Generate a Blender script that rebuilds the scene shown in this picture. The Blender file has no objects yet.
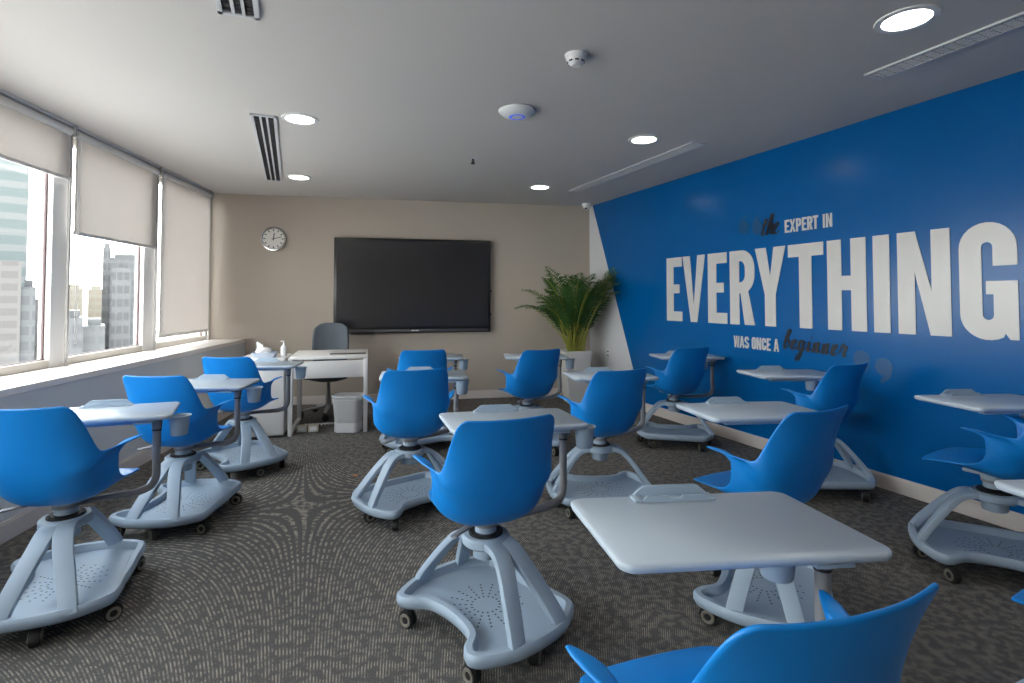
import bpy, bmesh, math, random
from mathutils import Vector, Matrix
random.seed(7)
C = bpy.context.scene.collection
PI = math.pi
R = math.radians
SC = bpy.context.scene

# ------------------------------------------------------------------ materials
def new_mat(name):
    m = bpy.data.materials.new(name); m.use_nodes = True
    nt = m.node_tree
    b = nt.nodes.get('Principled BSDF')
    return m, nt, b
def srgb(r, g, b):
    f = lambda c: (c/255/12.92) if c/255 <= .04045 else ((c/255+.055)/1.055)**2.4
    return (f(r), f(g), f(b), 1)
def mat(name, col, rough=.5, metal=0, spec=.5, emit=None, es=0, noise=0, nscale=30, bump=0):
    m, nt, b = new_mat(name)
    b.inputs['Base Color'].default_value = col
    b.inputs['Roughness'].default_value = rough
    b.inputs['Metallic'].default_value = metal
    b.inputs['Specular IOR Level'].default_value = spec
    if emit:
        b.inputs['Emission Color'].default_value = emit
        b.inputs['Emission Strength'].default_value = es
    if noise or bump:
        tc = nt.nodes.new('ShaderNodeTexCoord')
        n = nt.nodes.new('ShaderNodeTexNoise'); n.inputs['Scale'].default_value = nscale
        n.inputs['Detail'].default_value = 3
        nt.links.new(tc.outputs['Object'], n.inputs['Vector'])
        if noise:
            mx = nt.nodes.new('ShaderNodeMix'); mx.data_type = 'RGBA'
            mx.inputs['A'].default_value = tuple(c*(1-noise) for c in col[:3])+(1,)
            mx.inputs['B'].default_value = tuple(min(1, c*(1+noise)) for c in col[:3])+(1,)
            nt.links.new(n.outputs['Fac'], mx.inputs['Factor'])
            nt.links.new(mx.outputs['Result'], b.inputs['Base Color'])
        if bump:
            bp = nt.nodes.new('ShaderNodeBump'); bp.inputs['Strength'].default_value = bump
            bp.inputs['Distance'].default_value = .002
            nt.links.new(n.outputs['Fac'], bp.inputs['Height'])
            nt.links.new(bp.outputs['Normal'], b.inputs['Normal'])
    return m
class NT:
    def __init__(s, nt): s.nt = nt
    def val(s, x, inp):
        if isinstance(x, (int, float)): inp.default_value = x
        else: s.nt.links.new(x, inp)
    def m(s, op, a, b=0, c=0):
        n = s.nt.nodes.new('ShaderNodeMath'); n.operation = op
        s.val(a, n.inputs[0]); s.val(b, n.inputs[1]); s.val(c, n.inputs[2])
        return n.outputs[0]

M = {}
M['wall_taupe'] = mat('wall_taupe', srgb(178, 167, 155), .85, noise=.02, nscale=4, bump=.05)
M['wall_white'] = mat('wall_white', srgb(208, 208, 212), .6, noise=.02, nscale=4)
M['knee_grey'] = mat('knee_grey', srgb(214, 216, 218), .7, noise=.02, nscale=3)
M['ceil'] = mat('ceiling_paint', srgb(199, 195, 192), .9, noise=.015, nscale=2)
M['trimw'] = mat('baseboard_paint', srgb(214, 206, 200), .45)
M['sillw'] = mat('sill_stone', srgb(240, 233, 228), .35, noise=.04, nscale=12)
M['frame'] = mat('window_aluminium', srgb(190, 184, 176), .45)
M['column'] = mat('window_column_white', srgb(242, 240, 238), .5)
M['guide'] = mat('guide_rail_grey', srgb(176, 172, 168), .45)
M['gasket'] = mat('gasket_brown', srgb(92, 70, 72), .6)
M['railm'] = mat('blind_rail_grey', srgb(228, 226, 224), .4)
M['shell'] = mat('blue_polypropylene', srgb(0, 124, 206), .42, spec=.5, noise=.02, nscale=6)
M['base'] = mat('pale_grey_nylon', srgb(152, 169, 186), .5, noise=.02, nscale=8)
M['top'] = mat('worksurface_grey', srgb(176, 188, 200), .35, noise=.015, nscale=5)
M['arm'] = mat('arm_grey', srgb(128, 128, 132), .42)
M['black'] = mat('black_rubber', srgb(26, 26, 28), .55)
M['wheelrim'] = mat('wheel_rim_grey', srgb(120, 116, 106), .5)
M['desk'] = mat('desk_white', srgb(222, 220, 218), .4, noise=.01, nscale=5)
M['deskslot'] = mat('desk_slot', srgb(70, 68, 66), .6)
M['office'] = mat('office_chair_grey', srgb(86, 94, 102), .8, noise=.12, nscale=120)
M['officeb'] = mat('office_base_grey', srgb(170, 168, 166), .4)
M['bezel'] = mat('display_bezel', srgb(22, 22, 24), .35)
M['screen'] = mat('display_glass', srgb(42, 42, 46), .16, spec=.6)
M['paper'] = mat('white_paper', srgb(240, 240, 240), .8, bump=.3, nscale=40)
M['plastw'] = mat('white_plastic', srgb(226, 226, 228), .4)
M['metalw'] = mat('vent_white', srgb(200, 200, 204), .45)
M['dark'] = mat('vent_dark', srgb(40, 38, 38), .8)
M['slotgrey'] = mat('grille_slot_grey', srgb(62, 64, 70), .7)
M['chrome'] = mat('chrome', srgb(190, 190, 190), .2, metal=1)
M['letterw'] = mat('letter_white', srgb(203, 201, 199), .32)
M['letterk'] = mat('letter_black', srgb(16, 22, 36), .35)
M['quote'] = mat('quote_teal', srgb(0, 76, 126), .3)
M['soil'] = mat('potting_soil', srgb(50, 38, 28), .95, noise=.3, nscale=60)
M['planter'] = mat('planter_white', srgb(205, 203, 200), .5)
M['stem'] = mat('palm_stem', srgb(150, 150, 58), .55, noise=.25, nscale=20)
M['leaf'] = mat('palm_leaf', srgb(58, 96, 40), .5, noise=.35, nscale=9)
M['lamp'] = mat('lamp_lens', srgb(255, 255, 255), .5, emit=(1, .96, .88, 1), es=14)
M['blueled'] = mat('blue_led', srgb(80, 110, 230), .5, emit=(.1, .2, 1, 1), es=.35)
M['clockf'] = mat('clock_face', srgb(226, 224, 218), .5)
M['liner'] = mat('bin_liner', srgb(200, 202, 206), .5, bump=.6, nscale=14)
M['acrylic'] = mat('acrylic_tray', srgb(186, 196, 212), .12, spec=.8, noise=.1, nscale=30)
M['leafbit'] = mat('dry_leaf', srgb(190, 120, 70), .8)

def glass_mat():
    m, nt, b = new_mat('window_glass'); nt.nodes.remove(b)
    out = nt.nodes['Material Output']
    t = nt.nodes.new('ShaderNodeBsdfTransparent'); t.inputs[0].default_value = (.93, .96, .96, 1)
    g = nt.nodes.new('ShaderNodeBsdfGlossy'); g.inputs['Roughness'].default_value = .02
    f = nt.nodes.new('ShaderNodeLayerWeight'); f.inputs['Blend'].default_value = .5
    k = NT(nt); ff = k.m('ADD', k.m('MULTIPLY', k.m('POWER', f.outputs['Facing'], 4), .45), .03)
    mx = nt.nodes.new('ShaderNodeMixShader')
    nt.links.new(ff, mx.inputs[0]); nt.links.new(t.outputs[0], mx.inputs[1]); nt.links.new(g.outputs[0], mx.inputs[2])
    nt.links.new(mx.outputs[0], out.inputs['Surface'])
    return m
M['glass'] = glass_mat()
def blind_mat():
    m, nt, b = new_mat('roller_blind_fabric'); nt.nodes.remove(b)
    out = nt.nodes['Material Output']
    tc = nt.nodes.new('ShaderNodeTexCoord')
    n = nt.nodes.new('ShaderNodeTexNoise'); n.inputs['Scale'].default_value = 1.5
    nt.links.new(tc.outputs['Object'], n.inputs['Vector'])
    cr = nt.nodes.new('ShaderNodeMix'); cr.data_type = 'RGBA'
    cr.inputs['A'].default_value = srgb(208, 203, 199); cr.inputs['B'].default_value = srgb(216, 211, 208)
    nt.links.new(n.outputs['Fac'], cr.inputs['Factor'])
    d = nt.nodes.new('ShaderNodeBsdfDiffuse'); t = nt.nodes.new('ShaderNodeBsdfTranslucent')
    nt.links.new(cr.outputs['Result'], d.inputs[0]); nt.links.new(cr.outputs['Result'], t.inputs[0])
    mx = nt.nodes.new('ShaderNodeMixShader'); mx.inputs[0].default_value = .36
    nt.links.new(d.outputs[0], mx.inputs[1]); nt.links.new(t.outputs[0], mx.inputs[2])
    nt.links.new(mx.outputs[0], out.inputs['Surface'])
    return m
M['blind'] = blind_mat()
def mural_mat():
    m, nt, b = new_mat('mural_blue')
    k = NT(nt)
    tc = nt.nodes.new('ShaderNodeTexCoord')
    n = nt.nodes.new('ShaderNodeTexNoise'); n.inputs['Scale'].default_value = 1.2; n.inputs['Detail'].default_value = 2
    nt.links.new(tc.outputs['Object'], n.inputs['Vector'])
    mx = nt.nodes.new('ShaderNodeMix'); mx.data_type = 'RGBA'
    mx.inputs['A'].default_value = srgb(0, 84, 148); mx.inputs['B'].default_value = srgb(0, 92, 160)
    nt.links.new(n.outputs['Fac'], mx.inputs['Factor']); nt.links.new(mx.outputs['Result'], b.inputs['Base Color'])
    b.inputs['Roughness'].default_value = .22; b.inputs['Specular IOR Level'].default_value = .25
    n2 = nt.nodes.new('ShaderNodeTexNoise'); n2.inputs['Scale'].default_value = 3
    nt.links.new(tc.outputs['Object'], n2.inputs['Vector'])
    bp = nt.nodes.new('ShaderNodeBump'); bp.inputs['Strength'].default_value = .1; bp.inputs['Distance'].default_value = .01
    nt.links.new(n2.outputs['Fac'], bp.inputs['Height']); nt.links.new(bp.outputs['Normal'], b.inputs['Normal'])
    return m
M['mural'] = mural_mat()
def carpet_mat():
    m, nt, b = new_mat('carpet_dashes'); k = NT(nt)
    tc = nt.nodes.new('ShaderNodeTexCoord')
    sp = nt.nodes.new('ShaderNodeSeparateXYZ'); nt.links.new(tc.outputs['Object'], sp.inputs[0])
    x0 = k.m('SUBTRACT', sp.outputs[0], -1.36); y0 = k.m('SUBTRACT', sp.outputs[1], 3.5)
    ca, sa = math.cos(R(21)), math.sin(R(21))
    x = k.m('ADD', k.m('MULTIPLY', x0, ca), k.m('MULTIPLY', y0, sa)); y = k.m('SUBTRACT', k.m('MULTIPLY', y0, ca), k.m('MULTIPLY', x0, sa))
    # printed weave: a saddle of fine stripes broken into dashes
    w = nt.nodes.new('ShaderNodeTexNoise'); w.inputs['Scale'].default_value = 1.6; w.inputs['Detail'].default_value = 2
    nt.links.new(tc.outputs['Object'], w.inputs['Vector'])
    ph = k.m('ADD', k.m('MULTIPLY', k.m('MULTIPLY', x, y), 330), k.m('MULTIPLY', w.outputs['Fac'], 5))
    st = k.m('SINE', ph)
    st = k.m('SMOOTH_MIN', k.m('MAXIMUM', k.m('MULTIPLY', st, 2.2), 0), 1, .2)
    n1 = nt.nodes.new('ShaderNodeTexNoise'); n1.inputs['Scale'].default_value = 27; n1.inputs['Detail'].default_value = 2
    nt.links.new(tc.outputs['Object'], n1.inputs['Vector'])
    brk = nt.nodes.new('ShaderNodeMapRange'); brk.inputs['From Min'].default_value = .42; brk.inputs['From Max'].default_value = .60
    nt.links.new(n1.outputs['Fac'], brk.inputs['Value'])
    n2 = nt.nodes.new('ShaderNodeTexNoise'); n2.inputs['Scale'].default_value = 160; n2.inputs['Detail'].default_value = 2
    nt.links.new(tc.outputs['Object'], n2.inputs['Vector'])
    gr = nt.nodes.new('ShaderNodeMapRange'); gr.inputs['From Min'].default_value = .3; gr.inputs['From Max'].default_value = .7
    gr.inputs['To Min'].default_value = .45; gr.inputs['To Max'].default_value = 1.1
    nt.links.new(n2.outputs['Fac'], gr.inputs['Value'])
    fac = k.m('MULTIPLY', k.m('MULTIPLY', st, brk.outputs[0]), gr.outputs[0])
    mx = nt.nodes.new('ShaderNodeMix'); mx.data_type = 'RGBA'; mx.clamp_factor = True
    mx.inputs['A'].default_value = srgb(100, 99, 98); mx.inputs['B'].default_value = srgb(184, 174, 162)
    nt.links.new(fac, mx.inputs['Factor'])
    m2 = nt.nodes.new('ShaderNodeMix'); m2.data_type = 'RGBA'; m2.blend_type = 'MULTIPLY'; m2.inputs['Factor'].default_value = .6
    n3 = nt.nodes.new('ShaderNodeTexNoise'); n3.inputs['Scale'].default_value = 240
    nt.links.new(tc.outputs['Object'], n3.inputs['Vector'])
    g3 = nt.nodes.new('ShaderNodeMapRange'); g3.inputs['From Min'].default_value = .3; g3.inputs['From Max'].default_value = .7
    nt.links.new(n3.outputs['Fac'], g3.inputs['Value'])
    nt.links.new(mx.outputs['Result'], m2.inputs['A']); nt.links.new(g3.outputs[0], m2.inputs['B'])
    nt.links.new(m2.outputs['Result'], b.inputs['Base Color'])
    b.inputs['Roughness'].default_value = .95; b.inputs['Specular IOR Level'].default_value = .15
    bp = nt.nodes.new('ShaderNodeBump'); bp.inputs['Strength'].default_value = .4; bp.inputs['Distance'].default_value = .003
    nt.links.new(n2.outputs['Fac'], bp.inputs['Height']); nt.links.new(bp.outputs['Normal'], b.inputs['Normal'])
    return m
M['carpet'] = carpet_mat()
def tray_mat():
    # pale nylon pierced by rays of small drain holes round the tray centre
    m, nt, b = new_mat('perforated_tray_nylon'); k = NT(nt)
    tc = nt.nodes.new('ShaderNodeTexCoord')
    sp = nt.nodes.new('ShaderNodeSeparateXYZ'); nt.links.new(tc.outputs['Object'], sp.inputs[0])
    x, y, z = sp.outputs
    r = k.m('SQRT', k.m('ADD', k.m('MULTIPLY', x, x), k.m('MULTIPLY', y, y)))
    th = k.m('ARCTAN2', y, x)
    N = 18
    ft = k.m('SUBTRACT', k.m('FRACT', k.m('MULTIPLY', th, N/(2*PI))), .5)
    dt = k.m('MULTIPLY', k.m('MULTIPLY', ft, 2*PI/N), r)
    dr = k.m('MULTIPLY', k.m('SUBTRACT', k.m('FRACT', k.m('DIVIDE', r, .023)), .5), .023)
    d2 = k.m('SQRT', k.m('ADD', k.m('MULTIPLY', dt, dt), k.m('MULTIPLY', k.m('MULTIPLY', dr, dr), .45)))
    hole = k.m('MULTIPLY', k.m('LESS_THAN', d2, .0036), k.m('MULTIPLY', k.m('GREATER_THAN', r, .046), k.m('LESS_THAN', r, .165)))
    hole = k.m('MULTIPLY', hole, k.m('LESS_THAN', z, .112))
    mx = nt.nodes.new('ShaderNodeMix'); mx.data_type = 'RGBA'
    mx.inputs['A'].default_value = srgb(152, 169, 186); mx.inputs['B'].default_value = srgb(30, 32, 34)
    nt.links.new(hole, mx.inputs['Factor']); nt.links.new(mx.outputs['Result'], b.inputs['Base Color'])
    b.inputs['Roughness'].default_value = .5
    return m
M['tray'] = tray_mat()
def mesh_mat():
    m, nt, b = new_mat('bin_wire_mesh'); k = NT(nt)
    tc = nt.nodes.new('ShaderNodeTexCoord')
    sp = nt.nodes.new('ShaderNodeSeparateXYZ'); nt.links.new(tc.outputs['Object'], sp.inputs[0])
    x, y, z = sp.outputs
    th = k.m('ARCTAN2', y, x)
    a = k.m('FRACT', k.m('ADD', k.m('MULTIPLY', th, 14), k.m('MULTIPLY', z, 70)))
    c = k.m('FRACT', k.m('SUBTRACT', k.m('MULTIPLY', th, 14), k.m('MULTIPLY', z, 70)))
    wire = k.m('MAXIMUM', k.m('LESS_THAN', a, .35), k.m('LESS_THAN', c, .35))
    b.inputs['Base Color'].default_value = srgb(222, 222, 222)
    nt.links.new(wire, b.inputs['Alpha'])
    return m
M['wire'] = mesh_mat()
def facade(name, c1, c2, sx, sz, rough=.4):
    m, nt, b = new_mat(name); k = NT(nt)
    tc = nt.nodes.new('ShaderNodeTexCoord')
    sp = nt.nodes.new('ShaderNodeSeparateXYZ'); nt.links.new(tc.outputs['Object'], sp.inputs[0])
    x, y, z = sp.outputs
    h = k.m('ADD', x, y)
    a = k.m('GREATER_THAN', k.m('FRACT', k.m('DIVIDE', z, sz)), .42)
    c = k.m('GREATER_THAN', k.m('FRACT', k.m('DIVIDE', h, sx)), .2) if sx else 1
    f = k.m('MULTIPLY', a, c)
    mx = nt.nodes.new('ShaderNodeMix'); mx.data_type = 'RGBA'
    mx.inputs['A'].default_value = c1; mx.inputs['B'].default_value = c2
    nt.links.new(f, mx.inputs['Factor']); nt.links.new(mx.outputs['Result'], b.inputs['Base Color'])
    b.inputs['Roughness'].default_value = rough
    return m

# ------------------------------------------------------------------ mesh helpers
def frameZ(loc, rz): return Matrix.Translation(loc) @ Matrix.Rotation(rz, 4, 'Z')
def tag(o, label=None, cat=None, group=None, kind=None):
    if label: o['label'] = label
    if cat: o['category'] = cat
    if group: o['group'] = group
    if kind: o['kind'] = kind
    return o
def thing(name, label, cat, loc=(0, 0, 0), rz=0, group=None):
    o = bpy.data.objects.new(name, None); C.objects.link(o)
    o.empty_display_size = .05
    o.location = loc; o.rotation_euler = (0, 0, rz)
    return tag(o, label, cat, group)
def link_mesh(name, me, parent=None, loc=(0, 0, 0), rz=0):
    o = bpy.data.objects.new(name, me); C.objects.link(o)
    o.location = loc; o.rotation_euler = (0, 0, rz)
    if parent: o.parent = parent
    return o
def bmesh_to(name, bm, mats, smooth=True, angle=35):
    bmesh.ops.recalc_face_normals(bm, faces=bm.faces[:])
    me = bpy.data.meshes.new(name); bm.to_mesh(me); bm.free()
    if not isinstance(mats, (list, tuple)): mats = [mats]
    for m in mats: me.materials.append(m)
    if smooth:
        for p in me.polygons: p.use_smooth = True
        try: me.set_sharp_from_angle(angle=R(angle))
        except Exception: pass
    return me
def obj(name, bm, mats, parent=None, loc=(0, 0, 0), rz=0, smooth=True, angle=35):
    return link_mesh(name, bmesh_to(name, bm, mats, smooth, angle), parent, loc, rz)
def B(): return bmesh.new()
def box(bm, x0, x1, y0, y1, z0, z1, bev=0, mi=0, mtx=None):
    b2 = bmesh.new()
    bmesh.ops.create_cube(b2, size=1)
    bmesh.ops.scale(b2, vec=(abs(x1-x0), abs(y1-y0), abs(z1-z0)), verts=b2.verts)
    bmesh.ops.translate(b2, vec=((x0+x1)/2, (y0+y1)/2, (z0+z1)/2), verts=b2.verts)
    if bev: bmesh.ops.bevel(b2, geom=b2.edges[:], offset=bev, segments=2, profile=.5, affect='EDGES')
    merge(bm, b2, mi, mtx)
def merge(bm, b2, mi=0, mtx=None):
    if mtx: bmesh.ops.transform(b2, matrix=mtx, verts=b2.verts)
    for f in b2.faces: f.material_index = mi
    me = bpy.data.meshes.new('tmp'); b2.to_mesh(me); b2.free()
    bm.from_mesh(me); bpy.data.meshes.remove(me)
def cyl(bm, x, y, z0, z1, r0, r1=None, n=24, mi=0, mtx=None, bev=0):
    r1 = r0 if r1 is None else r1
    b2 = bmesh.new()
    bmesh.ops.create_cone(b2, cap_ends=True, segments=n, radius1=r0, radius2=r1, depth=z1-z0)
    if bev:
        bmesh.ops.bevel(b2, geom=[e for e in b2.edges if abs(e.verts[0].co.z-e.verts[1].co.z) < 1e-6], offset=bev, segments=2, affect='EDGES')
    bmesh.ops.translate(b2, vec=(x, y, (z0+z1)/2), verts=b2.verts)
    merge(bm, b2, mi, mtx)
def sweep(bm, path, prof, mi=0, up=Vector((0, 0, 1)), closed=False, scales=None, ups=None):
    """prof: list of (a,b): a along side vector, b along up-ish vector"""
    P = [Vector(p) for p in path]; rings = []
    for i, p in enumerate(P):
        a = P[max(0, i-1)] if not closed else P[i-1]
        b = P[min(len(P)-1, i+1)] if not closed else P[(i+1) % len(P)]
        t = (b-a).normalized()
        u = Vector(ups[i]) if ups else up
        s = t.cross(u)
        if s.length < 1e-4: s = t.cross(Vector((0, 1, 0)))
        s.normalize(); w = s.cross(t).normalized()
        k = scales[i] if scales else 1
        ka, kb = (k if isinstance(k, tuple) else (k, k))
        rings.append([bm.verts.new(p+s*(q[0]*ka)+w*(q[1]*kb)) for q in prof])
    n = len(prof)
    m = len(rings)
    for i in range(m if closed else m-1):
        r0, r1 = rings[i], rings[(i+1) % m]
        for j in range(n):
            f = bm.faces.new((r0[j], r0[(j+1) % n], r1[(j+1) % n], r1[j])); f.material_index = mi
    if not closed:
        f = bm.faces.new(rings[0]); f.material_index = mi
        f = bm.faces.new(list(reversed(rings[-1]))); f.material_index = mi
def circ(r, n=10, rx=None): return [(r*math.cos(2*PI*i/n), (rx or r)*math.sin(2*PI*i/n)) for i in range(n)]
def rrect(w, h, r, n=3):
    pts = []
    for cx, cy, a0 in ((w/2-r, h/2-r, 0), (-w/2+r, h/2-r, 90), (-w/2+r, -h/2+r, 180), (w/2-r, -h/2+r, 270)):
        for i in range(n+1):
            a = R(a0+90*i/n); pts.append((cx+r*math.cos(a), cy+r*math.sin(a)))
    return pts
def tube(bm, path, r, n=10, mi=0): sweep(bm, path, circ(r, n), mi)
def catmull(pts, n=6, closed=False):
    P = [Vector(p) for p in pts]; out = []; m = len(P)
    for i in range(m if closed else m-1):
        g = lambda k: P[k % m] if closed else P[max(0, min(m-1, k))]
        p0, p1, p2, p3 = g(i-1), g(i), g(i+1), g(i+2)
        for j in range(n):
            t = j/n
            out.append(.5*((2*p1)+(-p0+p2)*t+(2*p0-5*p1+4*p2-p3)*t*t+(-p0+3*p1-3*p2+p3)*t**3))
    if not closed: out.append(P[-1])
    return out
def loft(bm, rings, mi=0, cap0=True, cap1=True):
    V = [[bm.verts.new(p) for p in r] for r in rings]
    n = len(V[0])
    for a, b in zip(V, V[1:]):
        for j in range(n):
            f = bm.faces.new((a[j], a[(j+1) % n], b[(j+1) % n], b[j])); f.material_index = mi
    if cap0: bm.faces.new(list(reversed(V[0]))).material_index = mi
    if cap1: bm.faces.new(V[-1]).material_index = mi
def lathe(bm, prof, n=32, mi=0, x=0, y=0, caps=False):
    V = [[bm.verts.new((x+r*math.cos(2*PI*i/n), y+r*math.sin(2*PI*i/n), z)) for i in range(n)] for r, z in prof]
    for a, b in zip(V, V[1:]):
        for j in range(n):
            bm.faces.new((a[j], a[(j+1) % n], b[(j+1) % n], b[j])).material_index = mi
    if caps:
        bm.faces.new(list(reversed(V[0]))).material_index = mi; bm.faces.new(V[-1]).material_index = mi
def offset_poly(pts, d):
    """inward offset for a CCW closed polygon of 2D points"""
    n = len(pts); out = []
    for i in range(n):
        a, b = Vector(pts[i-1]), Vector(pts[(i+1) % n])
        t = (b-a).normalized(); nrm = Vector((-t.y, t.x))
        p = Vector(pts[i])+nrm*d; out.append((p.x, p.y))
    return out
def struct(name, bm, mats, parent=None, loc=(0, 0, 0), rz=0, smooth=False):
    o = obj(name, bm, mats, parent, loc, rz, smooth)
    if not parent: o['kind'] = 'structure'
    return o

# ------------------------------------------------------------------ room frames (metres; camera above the origin, looking along +Y)
H = 2.665
K = Vector((-3.348, 6.664, 0)); RL = math.atan2(-1, .145)        # left knee wall: x runs towards the camera, +y into the room
RC = Vector((1.128, 7.49, 0)); RR = math.atan2(-.925, .380)      # right wall: x towards the camera, +y out of the room
RB = math.atan2(.197, 1)                                          # back wall: x to the right, +y out of the room
FL = frameZ(K, RL); FR = frameZ(RC, RR); FB = frameZ(K, RB)
LW, RWL = 9.3, 10.8
WP = -.415                                                       # window plane in the left frame
pKE = FL @ Vector((LW, 0, 0)); pRE = FR @ Vector((RWL, 0, 0)); pW0 = FL @ Vector((0, -.6, 0)); pWE = FL @ Vector((LW, -.6, 0))

bm = B()
pRY = FR @ Vector((-.12, .05, 0)); pK2 = FL @ Vector((-.1, -.05, 0)); pKE2 = FL @ Vector((LW, -.05, 0))
vs = [(pK2.x, pK2.y), (pKE2.x, pKE2.y), (pRE.x, pRE.y), (pRY.x, pRY.y)]
f = bm.faces.new([bm.verts.new((x, y, 0)) for x, y in vs])
r_ = bmesh.ops.extrude_face_region(bm, geom=[f]); bmesh.ops.translate(bm, vec=(0, 0, -.1), verts=[v for v in r_['geom'] if isinstance(v, bmesh.types.BMVert)])
struct('floor', bm, M['carpet'])
bm = B()
pRX = FR @ Vector((-.12, .1, 0)); pW1 = FL @ Vector((-.1, -.6, 0)); pRE2 = FR @ Vector((RWL, .1, 0))
vs = [(pW1.x, pW1.y), (pWE.x, pWE.y), (pRE2.x, pRE2.y), (pRX.x, pRX.y)]
f = bm.faces.new([bm.verts.new((x, y, H)) for x, y in vs])
r_ = bmesh.ops.extrude_face_region(bm, geom=[f]); bmesh.ops.translate(bm, vec=(0, 0, .15), verts=[v for v in r_['geom'] if isinstance(v, bmesh.types.BMVert)])
struct('ceiling', bm, M['ceil'])
bm = B(); box(bm, -.75, 4.62, 0, .15, -.1, H+.15); struct('wall_back', bm, M['wall_taupe'], loc=K, rz=RB)
# right wall: white corner wedge and blue painted field, one wall
bm = B()
zb, zt = 0, H
d0, d1 = .04, .94    # diagonal edge between white and blue: s at z=2.643 and z=.561
sl = (d1-d0)/(2.643-.561)
st_, sb_ = max(0.002, d0-(H-2.643)*sl), d1+.561*sl
def quad(pts, mi):
    f = bm.faces.new([bm.verts.new(p) for p in pts]); f.material_index = mi
quad([(-.12, 0, 0), (sb_, 0, 0), (st_, 0, H), (-.12, 0, H)], 0)
quad([(sb_, 0, 0), (RWL, 0, 0), (RWL, 0, H), (st_, 0, H)], 1)
quad([(-.12, .15, 0), (-.12, .15, H), (RWL, .15, H), (RWL, .15, 0)], 0)
me = bpy.data.meshes.new('wall_right'); bm.to_mesh(me); bm.free()
me.materials.append(M['wall_white']); me.materials.append(M['mural'])
wr = link_mesh('wall_right', me, None, RC, RR); wr['kind'] = 'structure'
# wall behind the camera
v = pRE-pKE; bm = B(); box(bm, -.7, v.length+.1, -.15, 0, -.1, H+.15)
struct('wall_front', bm, M['wall_taupe'], loc=(pKE.x, pKE.y, 0), rz=math.atan2(v.y, v.x))
# knee wall below the windows
bm = B(); box(bm, 0, LW, -.6, 0, 0, .80)
struct('wall_left', bm, M['knee_grey'], loc=K, rz=RL)
bm = B(); box(bm, 0, LW, -.56, .004, .80, .842, bev=.003)
struct('trim_1', bm, M['sillw'], loc=K, rz=RL)
bm = B(); box(bm, 0, LW, -.5, -.40, 2.60, H); 
struct('trim_2', bm, M['frame'], loc=K, rz=RL)
# baseboards
def baseboard(name, L, y0, y1, h, loc, rz, x0=0):
    bm = B(); box(bm, x0, L, y0, y1, 0, h-.012); box(bm, x0, L, y0*.6+y1*.4 if y0 < 0 else y0, y1 if y0 < 0 else y1*.6, h-.012, h)
    struct(name, bm, M['trimw'], loc=loc, rz=rz)
baseboard('baseboard_left', LW, 0, .014, .11, K, RL)
baseboard('baseboard_back', 4.56, -.016, 0, .105, K, RB)
baseboard('baseboard_right', RWL, -.016, 0, .105, RC, RR)

# ------------------------------------------------------------------ windows and blinds
cols = [(-.05, .14), (1.30, 1.53), (2.585, 2.77)]
while cols[-1][1] < LW: cols.append((cols[-1][0]+1.265, cols[-1][1]+1.265))
for i in range(len(cols)-1):
    a, b = cols[i][1], min(cols[i+1][0], LW)
    if b-a < .3: continue
    bm = B()
    box(bm, a, b, WP-.05, WP, .842, .90, bev=.004)
    box(bm, a, b, WP-.07, WP-.02, 2.54, 2.60)
    w = struct('window_%d' % (i+1), bm, M['frame'], loc=K, rz=RL)
    bm = B(); box(bm, a+.0, a+.012, WP-.052, WP-.038, .90, 2.54); box(bm, b-.012, b, WP-.052, WP-.038, .90, 2.54)
    box(bm, a, b, WP-.05, WP-.03, .897, .906)
    obj('gasket', bm, M['gasket'], w, smooth=False)
    bm = B(); box(bm, a, b, WP-.048, WP-.042, .90, 2.54)
    obj('glass_pane', bm, M['glass'], w, smooth=False)
for i, (a, b) in enumerate(cols):
    b = min(b, LW)
    if b-a < .02: continue
    bm = B(); box(bm, a, b, WP-.08, WP+.0, .842, 2.60, bev=.004)
    struct('trim_%d' % (i+3), bm, M['column'], loc=K, rz=RL)
blabs = ['fully lowered beige roller blind next to the taupe wall', 'beige roller blind lowered a third over the middle window',
         'beige roller blind rolled almost up, over the nearest window at left edge']
bl = [(.150, 1.335, .965), (1.395, 2.625, 1.845), (2.66, 3.90, 2.245), (3.93, 5.16, 2.24), (5.2, 6.42, 2.24), (6.46, 7.69, 2.24), (7.73, 8.95, 2.24)]
for i, (a, b, z) in enumerate(bl):
    lab = blabs[i] if i < 3 else 'beige roller blind rolled almost up, number %s along the windows behind the viewer' % ('one', 'two', 'three', 'four')[i-3]
    t = thing('roller_blind', lab, 'roller blind', K, RL, 'beige roller blinds on the windows')
    yb = WP+.045
    bm = B(); box(bm, a+.015, b-.015, yb-.001, yb+.001, z+.01, 2.60); obj('fabric', bm, M['blind'], t, smooth=False)
    bm = B(); box(bm, a+.01, b-.01, yb-.008, yb+.008, z-.012, z+.014, bev=.004); obj('bottom_bar', bm, M['railm'], t)
    bm = B(); m_ = Matrix.Translation(((a+b)/2, yb-.012, 2.605)) @ Matrix.Rotation(PI/2, 4, 'Y')
    cyl(bm, 0, 0, -(b-a)/2+.01, (b-a)/2-.01, .033, n=20, mtx=m_); obj('roller', bm, M['railm'], t)
    bm = B(); box(bm, a-.012, b+.012, yb-.03, yb+.02, 2.645, H-.001, bev=.003); obj('top_rail', bm, M['plastw'], t)
    bm = B(); box(bm, a-.010, a+.012, yb-.04, yb+.03, 2.57, 2.655, bev=.004); obj('bracket', bm, M['officeb'], t)
    bm = B(); tube(bm, [(b-.012, yb+.022, 2.58), (b-.012, yb+.022, 1.0)], .0022, 6); tube(bm, [(b-.03, yb+.024, 2.58), (b-.03, yb+.024, 1.0)], .0022, 6)
    obj('bead_chain', bm, M['plastw'], t)
    bm = B(); box(bm, a-.008, a+.012, yb-.012, yb+.006, .843, 2.57, bev=.002); obj('guide_rail', bm, M['guide'], t)

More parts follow.
